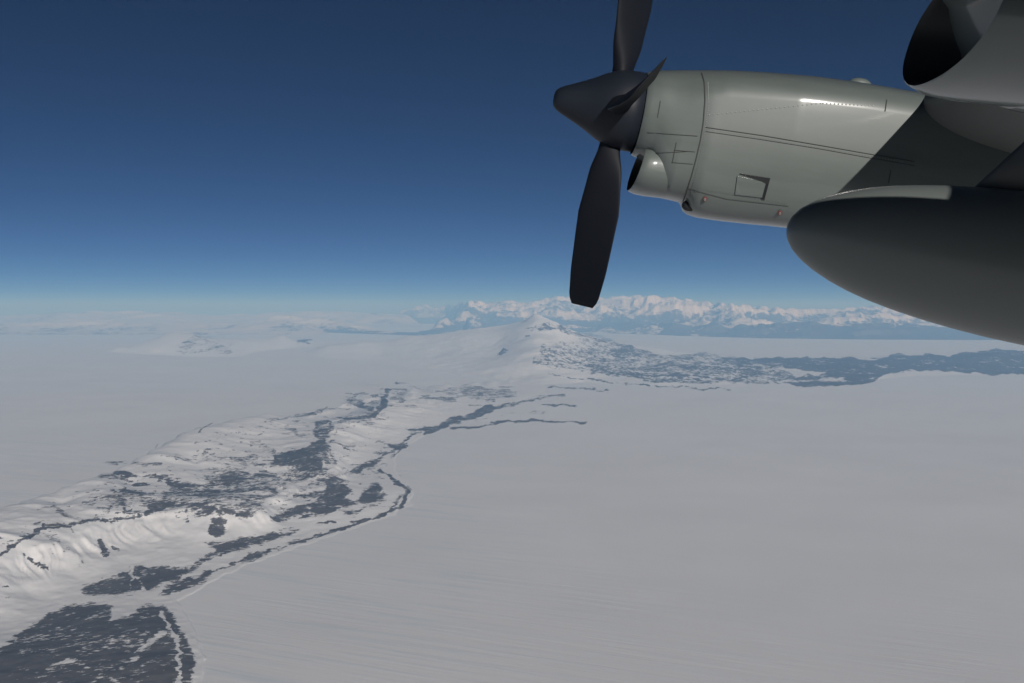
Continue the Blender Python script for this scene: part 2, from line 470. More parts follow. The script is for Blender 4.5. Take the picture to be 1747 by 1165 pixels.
RIDGE_FOOT = [(-900,1110),(-600,1085),(-300,997),(-120,930),(0,888),(100,856),(200,822),(300,770),(360,745),(450,724),(540,707),(620,685),(680,668),(760,659),(880,649),(930,652),
 (930,668),(870,690),(800,712),(740,736),(690,760),(672,785),(676,808),(694,826),(704,842),(700,862),(670,882),(600,905),(520,932),(420,966),(350,1000),(300,1030),(330,1085),(345,1130),(338,1180),(320,1300),(250,1500),(-900,1500)]

def dense(poly, step):
    out = []
    for i in range(len(poly)):
        a, b = np.array(poly[i], float), np.array(poly[(i + 1) % len(poly)], float)
        n = max(1, int(np.hypot(*(b - a)) / step))
        for k in range(n): out.append(a + (b - a) * k / n)
    return np.array(out)

def dense3(pts, step=28):
    out = []
    for a, b in zip(pts[:-1], pts[1:]):
        n = max(1, int(math.hypot(b[0] - a[0], b[1] - a[1]) / step))
        out += [tuple(a[i] + (b[i] - a[i]) * k / n for i in range(3)) for k in range(n)]
    return out + [pts[-1]]
RIDGE = dense3(RIDGE[:14]) + dense3(RIDGE[14:24]) + dense3(RIDGE[24:31]) + RIDGE[31:]
ctrl = np.array([gp(a, b, h) for a, b, h in RIDGE]); vals = np.array([h for *_, h in RIDGE], float)
edge = dense(RIDGE_FOOT, 28)
rows = np.concatenate([np.arange(640, 760, .9), np.arange(760, 1200, 1.5), np.arange(1200, 1480, 8)])
PX, PY, X, Y = grid_ground(-700, 960, 1.7, rows)
q = np.stack([PX.ravel(), PY.ravel()], 1)
h = rbf(np.vstack([ctrl, edge]), np.append(vals, np.full(len(edge), -4.0)), q, smooth=.8, soft=25.0).reshape(PX.shape)
sd = poly_sd(q + np.stack([(fbm(q[:, 0] / 20, q[:, 1] / 8, 3, 77) - .5) * 10, (fbm(q[:, 0] / 20, q[:, 1] / 8, 3, 78) - .5) * 6], 1), RIDGE_FOOT).reshape(PX.shape)
inn = sstep(-1, 14, sd)
hh = np.clip(h, 0, 400)
rg = ridged(X / 2300 + .3 * fbm(X / 900, Y / 900, 2, 1), Y / 1500, 6, 11)
relief = (rg - .45) * 85 * sstep(4, 40, sd) * sstep(20, 260, hh) + (fbm(X / 500, Y / 500, 5, 8) - .5) * 40 * sstep(0, 120, hh) + (fbm(X / 120, Y / 120, 3, 15) - .5) * 12
# downslope gullies on the snow slopes facing the shelf
ga = rad(-38)
gx = X * math.cos(ga) + Y * math.sin(ga)
gy = -X * math.sin(ga) + Y * math.cos(ga)
wx = (fbm(X / 900, Y / 900, 3, 2) - .5)
gr = ridged((PX - 1.15 * PY) / 46 + 2.4 * wx, PY / 120 + .9 * wx, 5, 41, .6)
gul = ((gr - .45) * 75 * (sstep(.3, .75, fbm(PX / 60, PY / 30, 3, 44)) * 1.5 + .15) * sstep(70, 200, hh) + (fbm(X / 260, Y / 260, 4, 46) - .5) * 22) * sstep(30, 110, hh) * sstep(310, 200, hh)
h = h + relief * inn + gul * inn
h = np.where(sd > -3, np.maximum(h, 1.0) * sstep(-3, 4, sd) - 12 * sstep(3, -3, sd), -14)
Z = -H + h + 6
px, py = project(X.ravel(), Y.ravel(), Z.ravel())
rc = rock_cover(px, py, X, Y).reshape(PX.shape)
# scattered rock on steep crests of the plateau
rim1 = [(-100,975),(0,932),(60,910),(160,886),(240,862),(300,862),(370,872),(440,876)]
rim2 = [(540,800),(552,765),(560,735),(600,715),(640,700),(660,680),(700,668)]
PP = np.stack([px, py], 1)
dr = np.minimum(line_d(PP, rim1), line_d(PP, rim2)).reshape(PX.shape)
rc = np.maximum(rc, .62 * sstep(.48, .66, gr) * sstep(38, 6, dr) * sstep(.35, .6, fbm(PX / 25, PY / 12, 3, 55)))
rc = np.clip(rc + .16 * sstep(170, 260, h) * sstep(.5, .75, fbm(X / 1400, Y / 1400, 3, 33)), 0, 1)
ridge = grid_mesh('ridge', X, Y, Z, sd > -6, M_RIDGE, {'rock': rc})
tag(ridge, 'long snowy ridge with dark rock outcrops and scalloped slopes running into the distance', kind='structure')

# ---- volcano and the low cape to its right  (px, py, ground row)
VOLC = [(914,534,600),(904,539,600),(926,539.5,600),(938,547,600),(950,552,601),(892,547,600),(878,551,599),(860,556,597),(820,560,597),(780,565,596),(740,570,596),(700,575,597),(620,583,598),(560,590,600),
 (975,563,600),(1000,571,600),(1030,579,601),(1060,585,602),(1100,592,603),(1130,597,604),
 (915,560,610),(915,580,620),(915,600,630),(915,620,640),(900,638,645),(960,580,612),(960,610,632),(1000,600,616),(1000,625,635),(1060,605,616),(1060,630,638),(1100,620,626),(1100,645,650),
 (850,580,610),(850,600,620),(850,620,634),(800,595,614),(800,615,626),(750,600,612),(700,600,608),(650,603,607)]
VFOOT = [(500,603),(560,588),(620,583),(700,581),(800,580),(915,579),(1000,584),(1060,590),(1130,598),(1200,603),(1250,608),(1300,612),(1300,650),(1248,662),(1100,660),(1000,654),(930,657),(880,657),(820,646),(740,632),(650,620),(560,612)]
CAPE = [(1250,609,612),(1350,609,613),(1450,610,613),(1530,607,612),(1600,603,612),(1660,600,612),(1700,596,612),(1747,597,612),(1850,590,612),(2000,594,612),(2300,596,612),
 (1400,630,632),(1500,628,632),(1600,620,626),(1700,618,627),(1747,620,627),(2000,618,627),(1300,635,637),(1400,650,651),(1500,645,646),(1250,630,632)]
CFOOT = [(1200,606),(1250,608),(1350,609),(1450,609),(1520,607),(1600,605),(1700,604),(1850,602),(2450,602),(2450,642),(1747,640),(1630,640),(1520,645),(1470,656),(1374,662),(1300,658),(1220,656)]

def hill_mesh(name, ctrl3, foot, mat, px0, px1, r0, r1, label, amp, sc, seed, rock_extra=None, step=.75, dpx=1.7):
    ctrl = np.array([(a, g) for a, b, g in ctrl3], float)
    vals = np.array([H * (1 - (b - YH) / (g - YH)) for a, b, g in ctrl3])
    edge = dense(foot, 22)
    PX, PY, X, Y = grid_ground(px0, px1, dpx, np.arange(r0, r1, step))
    q = np.stack([PX.ravel(), PY.ravel()], 1)
    h = rbf(np.vstack([ctrl, edge]), np.append(vals, np.full(len(edge), -5.0)), q, sy=5, smooth=.05, soft=36.0).reshape(PX.shape)
    sd = poly_sd(q + np.stack([(fbm(q[:, 0] / 30, q[:, 1] / 6, 3, seed + 5) - .5) * 16, (fbm(q[:, 0] / 30, q[:, 1] / 6, 3, seed + 6) - .5) * 5], 1) , foot).reshape(PX.shape)
    inn = sstep(-1, 8, sd)
    rg = ridged(X / sc, Y / sc, 6, seed)
    h = h + ((rg - .42) * amp * (.35 + .65 * sstep(200, 1200, h)) + (fbm(X / sc * 5, Y / sc * 5, 4, seed + 3) - .5) * amp * .35) * inn
    h = np.where(sd > -2, np.maximum(h, 2) * sstep(-2, 3, sd) - 25 * sstep(2, -2, sd), -30)
    Z = -H + h + 8
    px, py = project(X.ravel(), Y.ravel(), Z.ravel())
    rc = rock_cover(px, py, X, Y).reshape(PX.shape)
    if rock_extra: rc = np.clip(rock_extra(rc, PX, PY, X, Y, h), 0, 1)
    o = grid_mesh(name, X, Y, Z, sd > -3, mat, {'rock': rc})
    tag(o, label, kind='structure')
    return o

hill_mesh('volcano', VOLC, VFOOT, M_VOLC, 480, 1310, 576, 668, 'broad snow covered volcano with a small peak and rock streaked right flank', 230, 5200, 3)
hill_mesh('rocky_cape', CAPE, CFOOT, M_VOLC, 1180, 2450, 600, 668, 'low dark blue rocky cape reaching out right of the volcano', 120, 5200, 51)
LHILL = [(305,566,592),(285,568,592),(330,569,592),(270,575,593),(240,586,597),(200,595,600),(350,576,592),(390,578,592),(430,577,590),(480,572,588),
         (310,585,600),(350,590,601),(390,597,604),(260,590,601)]
LFOOT = [(150,598),(200,595),(250,588),(320,584),(400,582),(520,582),(540,590),(440,600),(402,609),(330,610),(270,606),(220,603)]
hill_mesh('snow_hill', LHILL, LFOOT, M_VOLC, 120, 560, 578, 614, 'hazy snow hill with grey streaks standing far out on the left plain', 190, 4200, 91)
IFOOT = [(500,587),(512,582),(530,580),(536,583),(524,588),(508,589)]
hill_mesh('rock_islet', [(515,581,584),(524,579,583)], IFOOT, M_VOLC, 490, 545, 576, 592, 'tiny dark rock islet in the snow plain left of the volcano', 30, 2200, 97)

# ---- far ranges
def interp(pts, x):
    p = np.array(pts, float)
    return np.interp(x, p[:, 0], p[:, 1])

def range_mesh(name, sky_l, base_l, W, seed, label, sc=9000., rough=.55, cover=None, ns=90, dpx=2.2, back=1.0, foot=0.0):
    px = np.arange(sky_l[0][0], sky_l[-1][0] + dpx, dpx)
    Db = FPX * H / (interp(base_l, px) - YH)
    ys = interp(sky_l, px)
    s = np.linspace(0, 1 + back * .6, ns)[:, None]
    D = Db[None, :] + s * W
    X = (px[None, :] - 873.5) / FPX * D
    hc = H + (YH - ys) / FPX * (Db + W)
    endf = sstep(px[0], px[0] + 30, px) * sstep(px[-1], px[-1] - 30, px)
    shape = np.where(s < 1, s ** (1.15 + foot), np.maximum(0, 1 - (s - 1) / .6) ** 1.2) * np.ones_like(X)
    rg = ridged(X / sc, D / sc, 6, seed)
    hh = hc[None, :] * (shape * (1 - rough * .55) + rough * 1.0 * (rg - .35) * np.sqrt(np.clip(shape * 1.3, 0, 1)) + .06 * (fbm(X / sc * 6, D / sc * 6, 4, seed + 2) - .5) * np.sqrt(np.clip(shape, 0, 1)))
    # calibrate so that the skyline stays where it was measured
    for _ in range(4):
        ang = (hh - H) / D
        tgt = (YH - ys) / FPX
        j = ang.argmax(0)
        need = tgt * D[j, np.arange(len(px))] + H
        got = hh[j, np.arange(len(px))]
        ratio = np.clip(need / np.maximum(got, 300), .3, 2.5)
        kk = 23
        r2 = np.convolve(np.pad(ratio, kk // 2, mode='edge'), np.ones(kk) / kk, mode='valid')
        hh = hh * np.clip(r2, .3, 3)[None, :]
    cap = H + D * ((YH - ys) / FPX)[None, :]
    over = np.maximum(hh - cap, 0)
    hh = np.where(hh > cap, cap + 70 * (1 - np.exp(-over / 70)), hh)
    hh = hh * endf[None, :]
    hh[0, :] = -30; hh[-1, :] = -30
    hh = np.maximum(hh, -30)
    Z = -H + hh
    X2, D2, Z2 = X[::-1], D[::-1], Z[::-1]
    hn = hh / np.maximum(hc, 1)[None, :]
    slope = fbm(X / 3500, D / 3500, 4, seed + 9)
    c = cover(px[None, :] * np.ones_like(X), s * np.ones_like(X), hn, slope, rg)
    o = grid_mesh(name, X2, D2, Z2, None, M_FAR, {'rock': np.clip(c[::-1], 0, 1)})
    tag(o, label, kind='structure')
    return o

range_mesh('mountain_range', [(635,545),(665,540),(690,528),(720,519),(745,524),(765,519),(800,511),(830,516),(870,512),(900,517),(930,509),(960,504),(1000,511),(1040,506),(1100,503),(1150,507),(1200,514),(1280,521),(1350,526),(1420,527),(1500,521),(1560,529),(1650,540),(1747,548),(1900,545),(2300,540)],
 [(640,552),(760,552),(800,568),(1000,567),(1200,574),(1450,577),(2300,580)], 46000, 7,
 'great range of rugged snow mountains along the horizon behind the volcano', sc=8200, rough=.62,
 cover=lambda px, s, hn, n, rg: .27 + .20 * sstep(930, 850, px) + .38 * sstep(.55, .38, rg) + .25 * sstep(.35, .1, hn) - .12 * sstep(.6, .9, hn), ns=200, dpx=1.5)  # rock cover raised towards the left end in place of blue shade
range_mesh('foothills', [(950,562),(972,556),(1000,546),(1017,552),(1045,551),(1075,550),(1100,554),(1148,549),(1181,558),(1215,549),(1244,560),(1263,554),(1322,552),(1381,548),(1433,554),(1489,549),(1563,553),(1618,559),(1747,566),(1900,560),(2300,562)],
 [(950,567),(1020,565.5),(1160,573),(1300,577),(1450,579),(1650,580),(2300,582)], 7500, 19,
 'dark blue rocky foothills at the foot of the far snow mountains', sc=5000, rough=.45,
 cover=lambda px, s, hn, n, rg: .93 - .5 * sstep(.75, 1.0, hn) * sstep(.5, .7, n), ns=70)
range_mesh('rocky_massif', [(715,566),(740,553),(765,541),(790,532),(815,529),(835,531),(860,541),(900,544),(940,548),(975,560)],
 [(715,573),(760,567),(820,562),(860,558),(975,566)], 14000, 29,
 'blue shadowed rocky massif left behind the volcano peak', sc=5500, rough=.6,
 cover=lambda px, s, hn, n, rg: .30 + .6 * sstep(.6, .25, hn) + .2 * sstep(.5, .35, rg), ns=80)
range_mesh('snow_spur', [(430,556),(450,545),(470,538),(500,539),(560,545),(600,552),(640,561),(700,566),(760,570)],
 [(430,566),(520,566),(640,570),(760,574)], 9000, 37,
 'smooth snow spur with thin dark rock streaks left of the rocky massif', sc=6000, rough=.35,
 cover=lambda px, s, hn, n, rg: .18 + .62 * sstep(.22, .08, hn) * sstep(540, 600, px) + .45 * sstep(.52, .4, rg) * sstep(.8, .3, hn) * sstep(520, 560, px), ns=60)
range_mesh('distant_range', [(-700,534),(-300,538),(0,538),(60,536),(130,531),(200,530),(300,532),(350,537),(400,536),(450,534),(470,532),(520,531),(560,530),(640,534),(720,538)],
 [(-700,560),(0,560),(400,559),(720,558)], 24000, 43,
 'faint pale mountains on the far left horizon', sc=16000, rough=.45,
 cover=lambda px, s, hn, n, rg: .12 + .18 * sstep(.5, .35, rg), ns=70, dpx=3)
range_mesh('low_hills', [(-700,551),(-200,552),(0,551),(80,550),(160,548),(240,551),(330,550),(420,551),(470,549),(560,553)],
 [(-700,572),(0,571),(300,571),(560,572)], 15000, 61,
 'low white hills on the hazy left horizon in front of the pale mountains', sc=12000, rough=.5,
 cover=lambda px, s, hn, n, rg: .10 + .25 * sstep(.5, .35, rg), ns=50, dpx=3)

# ------------------------------------------------------------------ haze
def box(name, x0, x1, y0, y1, z0, z1, mat):
    v = [(x0, y0, z0), (x1, y0, z0), (x1, y1, z0), (x0, y1, z0), (x0, y0, z1), (x1, y0, z1), (x1, y1, z1), (x0, y1, z1)]
    f = [(0, 3, 2, 1), (4, 5, 6, 7), (0, 1, 5, 4), (1, 2, 6, 5), (2, 3, 7, 6), (3, 0, 4, 7)]
    return mesh_obj(name, v, f, mat, smooth=False)
HAZE_DENSITY = 1.5e-5
mh = bpy.data.materials.new("haze"); mh.use_nodes = True
nt = mh.node_tree; nt.nodes.clear()
out = nt.nodes.new('ShaderNodeOutputMaterial')
pv = nt.nodes.new('ShaderNodeVolumePrincipled')
pv.inputs['Color'].default_value = (.28, .56, .95, 1)
pv.inputs['Absorption Color'].default_value = (.5, .5, .5, 1)
pv.inputs['Density'].default_value = HAZE_DENSITY
pv.inputs['Anisotropy'].default_value = 0.0
nt.links.new(pv.outputs[0], out.inputs['Volume'])
hz = box('haze', -620000, 620000, -60000, 470000, -H - 60, 1850, mh)
tag(hz, 'thin blue air haze over the snow plains and mountains', kind='stuff')

# ------------------------------------------------------------------ aircraft
def paint(name, col, rough=.35, coat=.0, dirt=.08, scale=2.0, spec=.5):
    m, nt, bs = new_mat(name)
    tc = N(nt, 'ShaderNodeTexCoord')
    mp = N(nt, 'ShaderNodeMapping'); mp.inputs['Scale'].default_value = (.35, 1.0, 2.2)
    nt.links.new(tc.outputs['Object'], mp.inputs['Vector'])
    n = N(nt, 'ShaderNodeTexNoise'); n.inputs['Scale'].default_value = scale; n.inputs['Detail'].default_value = 8; n.inputs['Roughness'].default_value = .65
    nt.links.new(mp.outputs[0], n.inputs['Vector'])
    mx = N(nt, 'ShaderNodeMixRGB')
    mx.inputs[1].default_value = (*[c * (1 - dirt * 2) for c in col], 1)
    mx.inputs[2].default_value = (*[c * (1 + dirt) for c in col], 1)
    nt.links.new(n.outputs['Fac'], mx.inputs[0]); nt.links.new(mx.outputs[0], bs.inputs['Base Color'])
    r = N(nt, 'ShaderNodeMapRange'); r.inputs['To Min'].default_value = rough * .8; r.inputs['To Max'].default_value = rough * 1.25
    nt.links.new(n.outputs['Fac'], r.inputs['Value']); nt.links.new(r.outputs[0], bs.inputs['Roughness'])
    bs.inputs['Specular IOR Level'].default_value = spec
    bs.inputs['Coat Weight'].default_value = coat; bs.inputs['Coat Roughness'].default_value = .12
    n2 = N(nt, 'ShaderNodeTexNoise'); n2.inputs['Scale'].default_value = 3.5; n2.inputs['Detail'].default_value = 2
    nt.links.new(tc.outputs['Object'], n2.inputs['Vector'])
    b = N(nt, 'ShaderNodeBump'); b.inputs['Strength'].default_value = .12; b.inputs['Distance'].default_value = .01
    nt.links.new(n2.outputs['Fac'], b.inputs['Height']); nt.links.new(b.outputs[0], bs.inputs['Normal'])
    return m

P_COWL = paint("cowling_grey_paint", (.106, .128, .122), .5, .9, .17)
P_TANK = paint("tank_grey_paint", (.120, .138, .134), .42, .15)
P_WING = paint("wing_grey_paint", (.12, .128, .125), .5)
P_DARK = paint("dark_metal_and_recess_shade", (.008, .010, .013), .5)  # metal, and black that stands for shade in throats and vent
P_BLADE = paint("blade_black_rubber", (.007, .009, .014), .6, spec=.2)
P_SPIN = paint("spinner_dark_paint", (.010, .014, .022), .5, spec=.3)
P_SEAM = paint("seam_dark_sealant", (.045, .05, .05), .7)
P_RED = paint("red_marking_paint", (.17, .05, .05), .6)
P_WHITE = paint("white_marking_paint", (.2, .2, .2), .6)
P_STEEL = paint("fastener_steel", (.20, .21, .21), .3)

air = bpy.data.objects.new('transport_aircraft', None); C.objects.link(air)
Mx = Matrix.Identity(4)
for i in range(3):
    Mx[i][0] = Av[i]; Mx[i][1] = Rv[i]; Mx[i][2] = Uv[i]
air.matrix_world = Mx
tag(air, 'grey four engined transport aircraft seen from its own window, propeller, engine cowlings and fuel tank', 'aircraft')

R4 = 8.4
HA, HU = img2loc(1052, 186, R4)     # propeller hub of the outer engine

def section(a, top, bot, wid, uc, n=2.4, num=72, r0=0.0, nb=None):
    pts = []
    for k in range(num):
        t = 2 * math.pi * k / num
        c, s = math.cos(t), math.sin(t)
        m = n if (s >= 0 or nb is None) else nb
        y = wid * math.copysign(abs(c) ** (2 / m), c)
        hgt = (top - uc) if s >= 0 else (uc - bot)
        z = uc + hgt * math.copysign(abs(s) ** (2 / m), s)
        pts.append((a, r0 + y, z))
    return pts

def loft(secs, cap0=False, cap1=False):
    v, f = [], []
    n = len(secs[0])
    for s in secs: v += s
    for i in range(len(secs) - 1):
        for k in range(n):
            k2 = (k + 1) % n
            f.append((i * n + k, i * n + k2, (i + 1) * n + k2, (i + 1) * n + k))
    if cap0: f.append(tuple(range(n))[::-1])
    if cap1: f.append(tuple((len(secs) - 1) * n + k for k in range(n)))
    return v, f

def prof(pts, r):
    """list of (a,u) along a photographed contour"""
    return np.array([img2loc(x, y, r) for x, y in pts])

# cowling contours relative to the hub
top = prof([(1104,124),(1125,122),(1160,121.5),(1200,122.5),(1250,124),(1300,127),(1380,134),(1450,143),(1520,155),(1570,163),(1700,188),(1900,228)], R4) - [HA, HU]
bot = prof([(1087,266),(1101,271),(1109,300),(1118,322),(1132,337),(1164,344),(1169,359),(1176,365),(1190,370),(1230,376),(1275,381),(1310,384),(1345,388),(1450,396),(1570,406),(1700,416),(1900,430)], R4) - [HA, HU]
def f_top(a): return float(np.interp(a, top[:, 0], top[:, 1]))
def f_bot(a): return float(np.interp(a, bot[:, 0], bot[:, 1]))
A0 = float(top[0, 0]); A1 = 4.4
def f_wid(a): return float(np.interp(a, [A0, A0 + .15, A0 + .5, A0 + 1.2, A0 + 2.2, A1], [.335, .37, .44, .49, .475, .43]))
def f_uc(a):
    t, b = f_top(a), f_bot(a)
    w = float(np.interp(a, [A0, A0 + .6], [.5, .75]))
    return b + (t - b) * w
def f_n(a): return 2.05
def f_nb(a): return float(np.interp(a, [A0, A0 + .05, A0 + .3, A0 + 1.0], [2.0, 2.8, 3.0, 2.7]))
def cowl_sec(a, off=0.0, num=72):
    return section(a, f_top(a) + off, f_bot(a) - off, f_wid(a) + off, f_uc(a), f_n(a), num, 0.0, f_nb(a))
def cowl_pt(a, t, off=.003):
    """point on the inboard (camera) side; t = angle up from level, degrees"""
    c, s = math.cos(rad(t)), math.sin(rad(t)); n = f_n(a) if t >= 0 else f_nb(a)
    y = -(f_wid(a) + off) * abs(c) ** (2 / n)
    hgt = (f_top(a) - f_uc(a) + off) if s >= 0 else (f_uc(a) - f_bot(a) + off)
    return Vector((a, y, f_uc(a) + hgt * math.copysign(abs(s) ** (2 / n), s)))

def ribbon(path_fn, n, w, off=.0025):
    """flat strip laid on the cowling along path_fn(k/n) -> (a,t); width w metres"""
    v, f = [], []
    P = [cowl_pt(*path_fn(k / n), off=off) for k in range(n + 1)]
    cen = Vector((0, 0, 0))
    for k, p in enumerate(P):
        d = (P[min(k + 1, n)] - P[max(k - 1, 0)]).normalized()
        nor = Vector((0, p.y, p.z - f_uc(p.x))).normalized()
        sdir = d.cross(nor).normalized() * (w / 2)
        v += [p - sdir, p + sdir, p + sdir + nor * .0015, p - sdir + nor * .0015]
        if k:
            b = 4 * (k - 1)
            for j in range(4):
                f.append((b + j, b + (j + 1) % 4, b + 4 + (j + 1) % 4, b + 4 + j))
    return v, f

def joinvf(parts):
    v, f = [], []
    for a, b in parts:
        o = len(v); v += a; f += [tuple(i + o for i in q) for q in b]
    return v, f

def dots(fn, n, r):
    parts = []
    for k in range(n):
        a, t = fn(k / max(1, n - 1))
        p = cowl_pt(a, t, .002)
        nor = Vector((0, p.y, p.z - f_uc(p.x))).normalized()
        e1 = Vector((1, 0, 0)); e2 = nor.cross(e1).normalized()
        v = [p + (e1 * math.cos(q * math.pi / 3) + e2 * math.sin(q * math.pi / 3)) * r for q in range(6)] + [p + nor * .003]
        parts.append((v, [(q, (q + 1) % 6, 6) for q in range(6)]))
    return joinvf(parts)

def build_nacelle(parent, detail=True):
    st = sorted(list(np.arange(A0, A1, .04)) + [A1] + [float(bot[4, 0]) + e for e in (-.02, -.005, .005, .015, .025)])
    secs = [cowl_sec(a) for a in st]
    # rolled front lip; throat painted black for the shade of an open inlet
    inner = [section(A0 - .012, f_top(A0) - .012, f_bot(A0) + .012, f_wid(A0) - .012, f_uc(A0), 2.0),
             section(A0 + .02, f_top(A0) - .03, f_bot(A0) + .03, f_wid(A0) - .03, f_uc(A0), 2.0)]
    tail = section(A1 + 1.6, f_uc(A1) + .12, f_uc(A1) - .10, .14, f_uc(A1), 2.0)
    body = loft(inner[:1] + secs + [tail], cap1=True)
    throat = loft(inner[::-1], cap0=True)
    q = lambda x, y: (img2loc(x, y, R4)[0] - HA, img2loc(x, y, R4)[1] - HU)
    def on(px, py):
        """(a, t) of a photo point on the camera side of the cowling"""
        r = R4 - .45
        for it in range(6):
            a, u = img2loc(px, py, r); a -= HA; u -= HU
            lo, hi = -89., 89.
            for _ in range(30):
                m = (lo + hi) / 2
                if cowl_pt(a, m).z < u: lo = m
                else: hi = m
            r = .5 * r + .5 * (R4 + cowl_pt(a, lo).y)
        return a, lo
    def line(pts, w, n=24):
        P = np.array(pts, float); ss = np.linspace(0, 1, len(P))
        return ribbon(lambda s: on(float(np.interp(s, ss, P[:, 0])), float(np.interp(s, ss, P[:, 1]))), n, w)
    def dotl(p0, p1, n, r):
        return dots(lambda s: on(p0[0] + (p1[0] - p0[0]) * s, p0[1] + (p1[1] - p0[1]) * s), n, r)
    aR = q(1199, 235)[0]
    seams = joinvf([line([(1198,123.5),(1202,140),(1203,170),(1200,210),(1195,240),(1188,270),(1180,300),(1172,325),(1165,344)], .009, 60),
             line([(1204,217),(1300,231),(1400,248),(1560,276)], .006, 50), line([(1204,224),(1300,238),(1400,254),(1560,283)], .004, 50),
             line([(1104,226),(1190,232)], .005), line([(1104,262),(1178,258)], .004),
             line([(1172,322),(1240,340),(1345,352)], .006, 40),
             line([(1127,172),(1122,200)], .006), line([(1154,243),(1147,278)], .006), line([(1150,256),(1186,259)], .004), line([(1146,277),(1182,280)], .004),
             line([(1513,170),(1510,190)], .008), line([(1520,290),(1516,312)], .006)])
    fast = joinvf([*[dotl(a_, b_, 16, .0045) for a_, b_ in (((1208,140),(1209,175)),((1209,180),(1200,240)),((1199,246),(1185,305)),((1184,310),(1176,335)))], dotl((1206,220), (1540,276), 70, .004),
             dotl((1210,196), (1400,176), 26, .006), dotl((1404,176), (1490,180), 14, .007), dotl((1176,320), (1340,348), 34, .005)])
    nac = multi_obj('nacelle', [(*body, P_COWL), (*throat, P_DARK), (*seams, P_SEAM), (*fast, P_STEEL)], parent)
    # air intake scoop under the spinner
    def sc_sec(a, tp, bt, w): return section(a, tp, bt, w, (tp + bt) / 2, 2.3)
    a_m, u_t = q(1092, 252); a_b, u_b = q(1080, 326)
    am = (a_m + a_b) / 2
    outer = []
    for t, (dt, db, w) in {0: (0, 0, .31), .05: (.01, .016, .322), .12: (.02, .02, .318), .3: (.04, .01, .28), .5: (.10, -.01, .29), .75: (.2, -.09, .26)}.items():
        s = sc_sec(am + t, u_t + dt, u_b - db, w)
        # raked mouth: top lip sits further aft than the bottom lip
        if t < .3:
            k = (1 - t / .3) * .15
            s = [(p[0] + (p[2] - (u_t + u_b) / 2) * k, p[1], p[2]) for p in s]
        outer.append(s)
    def rk(s): return [(p[0] + (p[2] - (u_t + u_b) / 2) * .15, p[1], p[2]) for p in s]
    lip = rk(sc_sec(am - .006, u_t - .006, u_b + .006, .304))
    thr = rk(sc_sec(am + .015, u_t - .016, u_b + .016, .292))
    v, f = loft([lip] + outer)
    scoop = mesh_obj('intake_scoop', v, f, P_COWL, nac)
    th2 = sc_sec(am + .35, u_t - .03, u_b + .06, .2)
    v, f = loft([lip, thr, th2], cap1=True)
    mesh_obj('intake_throat', v, f, P_DARK, nac)  # shade of a deep duct is put into the black colour
    # drain mast / oil outlet stub
    a, u = q(1167, 352)
    v, f = loft([[(a - .04 + .02 * i, -.12 + r * math.cos(t), u - .005 + r * math.sin(t)) for t in np.linspace(0, 2 * math.pi, 20, endpoint=False)] for i, r in enumerate((.02, .038, .044, .045, .044, .036))], True, True)
    mesh_obj('outlet_pipe', v, f, P_DARK, nac)
    if not detail: return nac
    # flush vent: a lighter door; raised black wedge plate paints the shade of its opening
    def side(px, py, off):
        return cowl_pt(*on(px, py), off)
    def plate(pts, off, th, mat, nm, par=nac):
        pts = [(pts[k][0] + (pts[(k + 1) % len(pts)][0] - pts[k][0]) * e / 4, pts[k][1] + (pts[(k + 1) % len(pts)][1] - pts[k][1]) * e / 4) for k in range(len(pts)) for e in range(4)]
        outv = [side(x, y, off + th) for x, y in pts]; inv = [side(x, y, off - .004) for x, y in pts]
        n = len(pts); f = [tuple(range(n))] + [(k, n + k, n + (k + 1) % n, (k + 1) % n) for k in range(n)] + [tuple(n + k for k in range(n))[::-1]]
        return mesh_obj(nm, outv + inv, f, mat, par, smooth=False)
    vd = plate([(1258,300),(1298,309),(1306,313),(1300,336),(1254,331)], .006, .004, P_COWL, 'vent_door')
    tag(vd, 'flush rectangular vent door with a dark wedge opening')
    plate([(1262,296),(1314,304),(1304,341),(1298,338),(1306,312),(1300,308)], .004, .003, P_DARK, 'vent_opening_shade')
    ab = q(1460, 146)[0]
    v, f = loft([[(ab + .10 * math.cos(g) , -.10 + .06 * math.sin(g) * math.cos(t), f_top(ab) - .02 + .055 * math.sin(g) * math.sin(t)) for t in np.linspace(0, 2 * math.pi, 24, endpoint=False)] for g in np.linspace(.03, math.pi - .03, 12)], True, True)
    mesh_obj('vent_blister', v, f, P_COWL, nac)
    for (x, y) in ((1203, 338), (1331, 362)):
        ring = [(x + 3.8 * math.cos(t), y + 3.8 * math.sin(t)) for t in np.linspace(0, 2 * math.pi, 18, endpoint=False)]
        o = plate(ring, .012, .003, P_RED, 'round_marking')
        ring = [(x + 2.2 * math.cos(t), y + 2.2 * math.sin(t)) for t in np.linspace(0, 2 * math.pi, 14, endpoint=False)]
        plate(ring, .017, .003, P_WHITE, 'round_marking')
    return nac

nac = build_nacelle(air)
nac.location = (HA, R4, HU)
nac['label'] = 'sunlit grey outer engine cowling with the propeller in front'

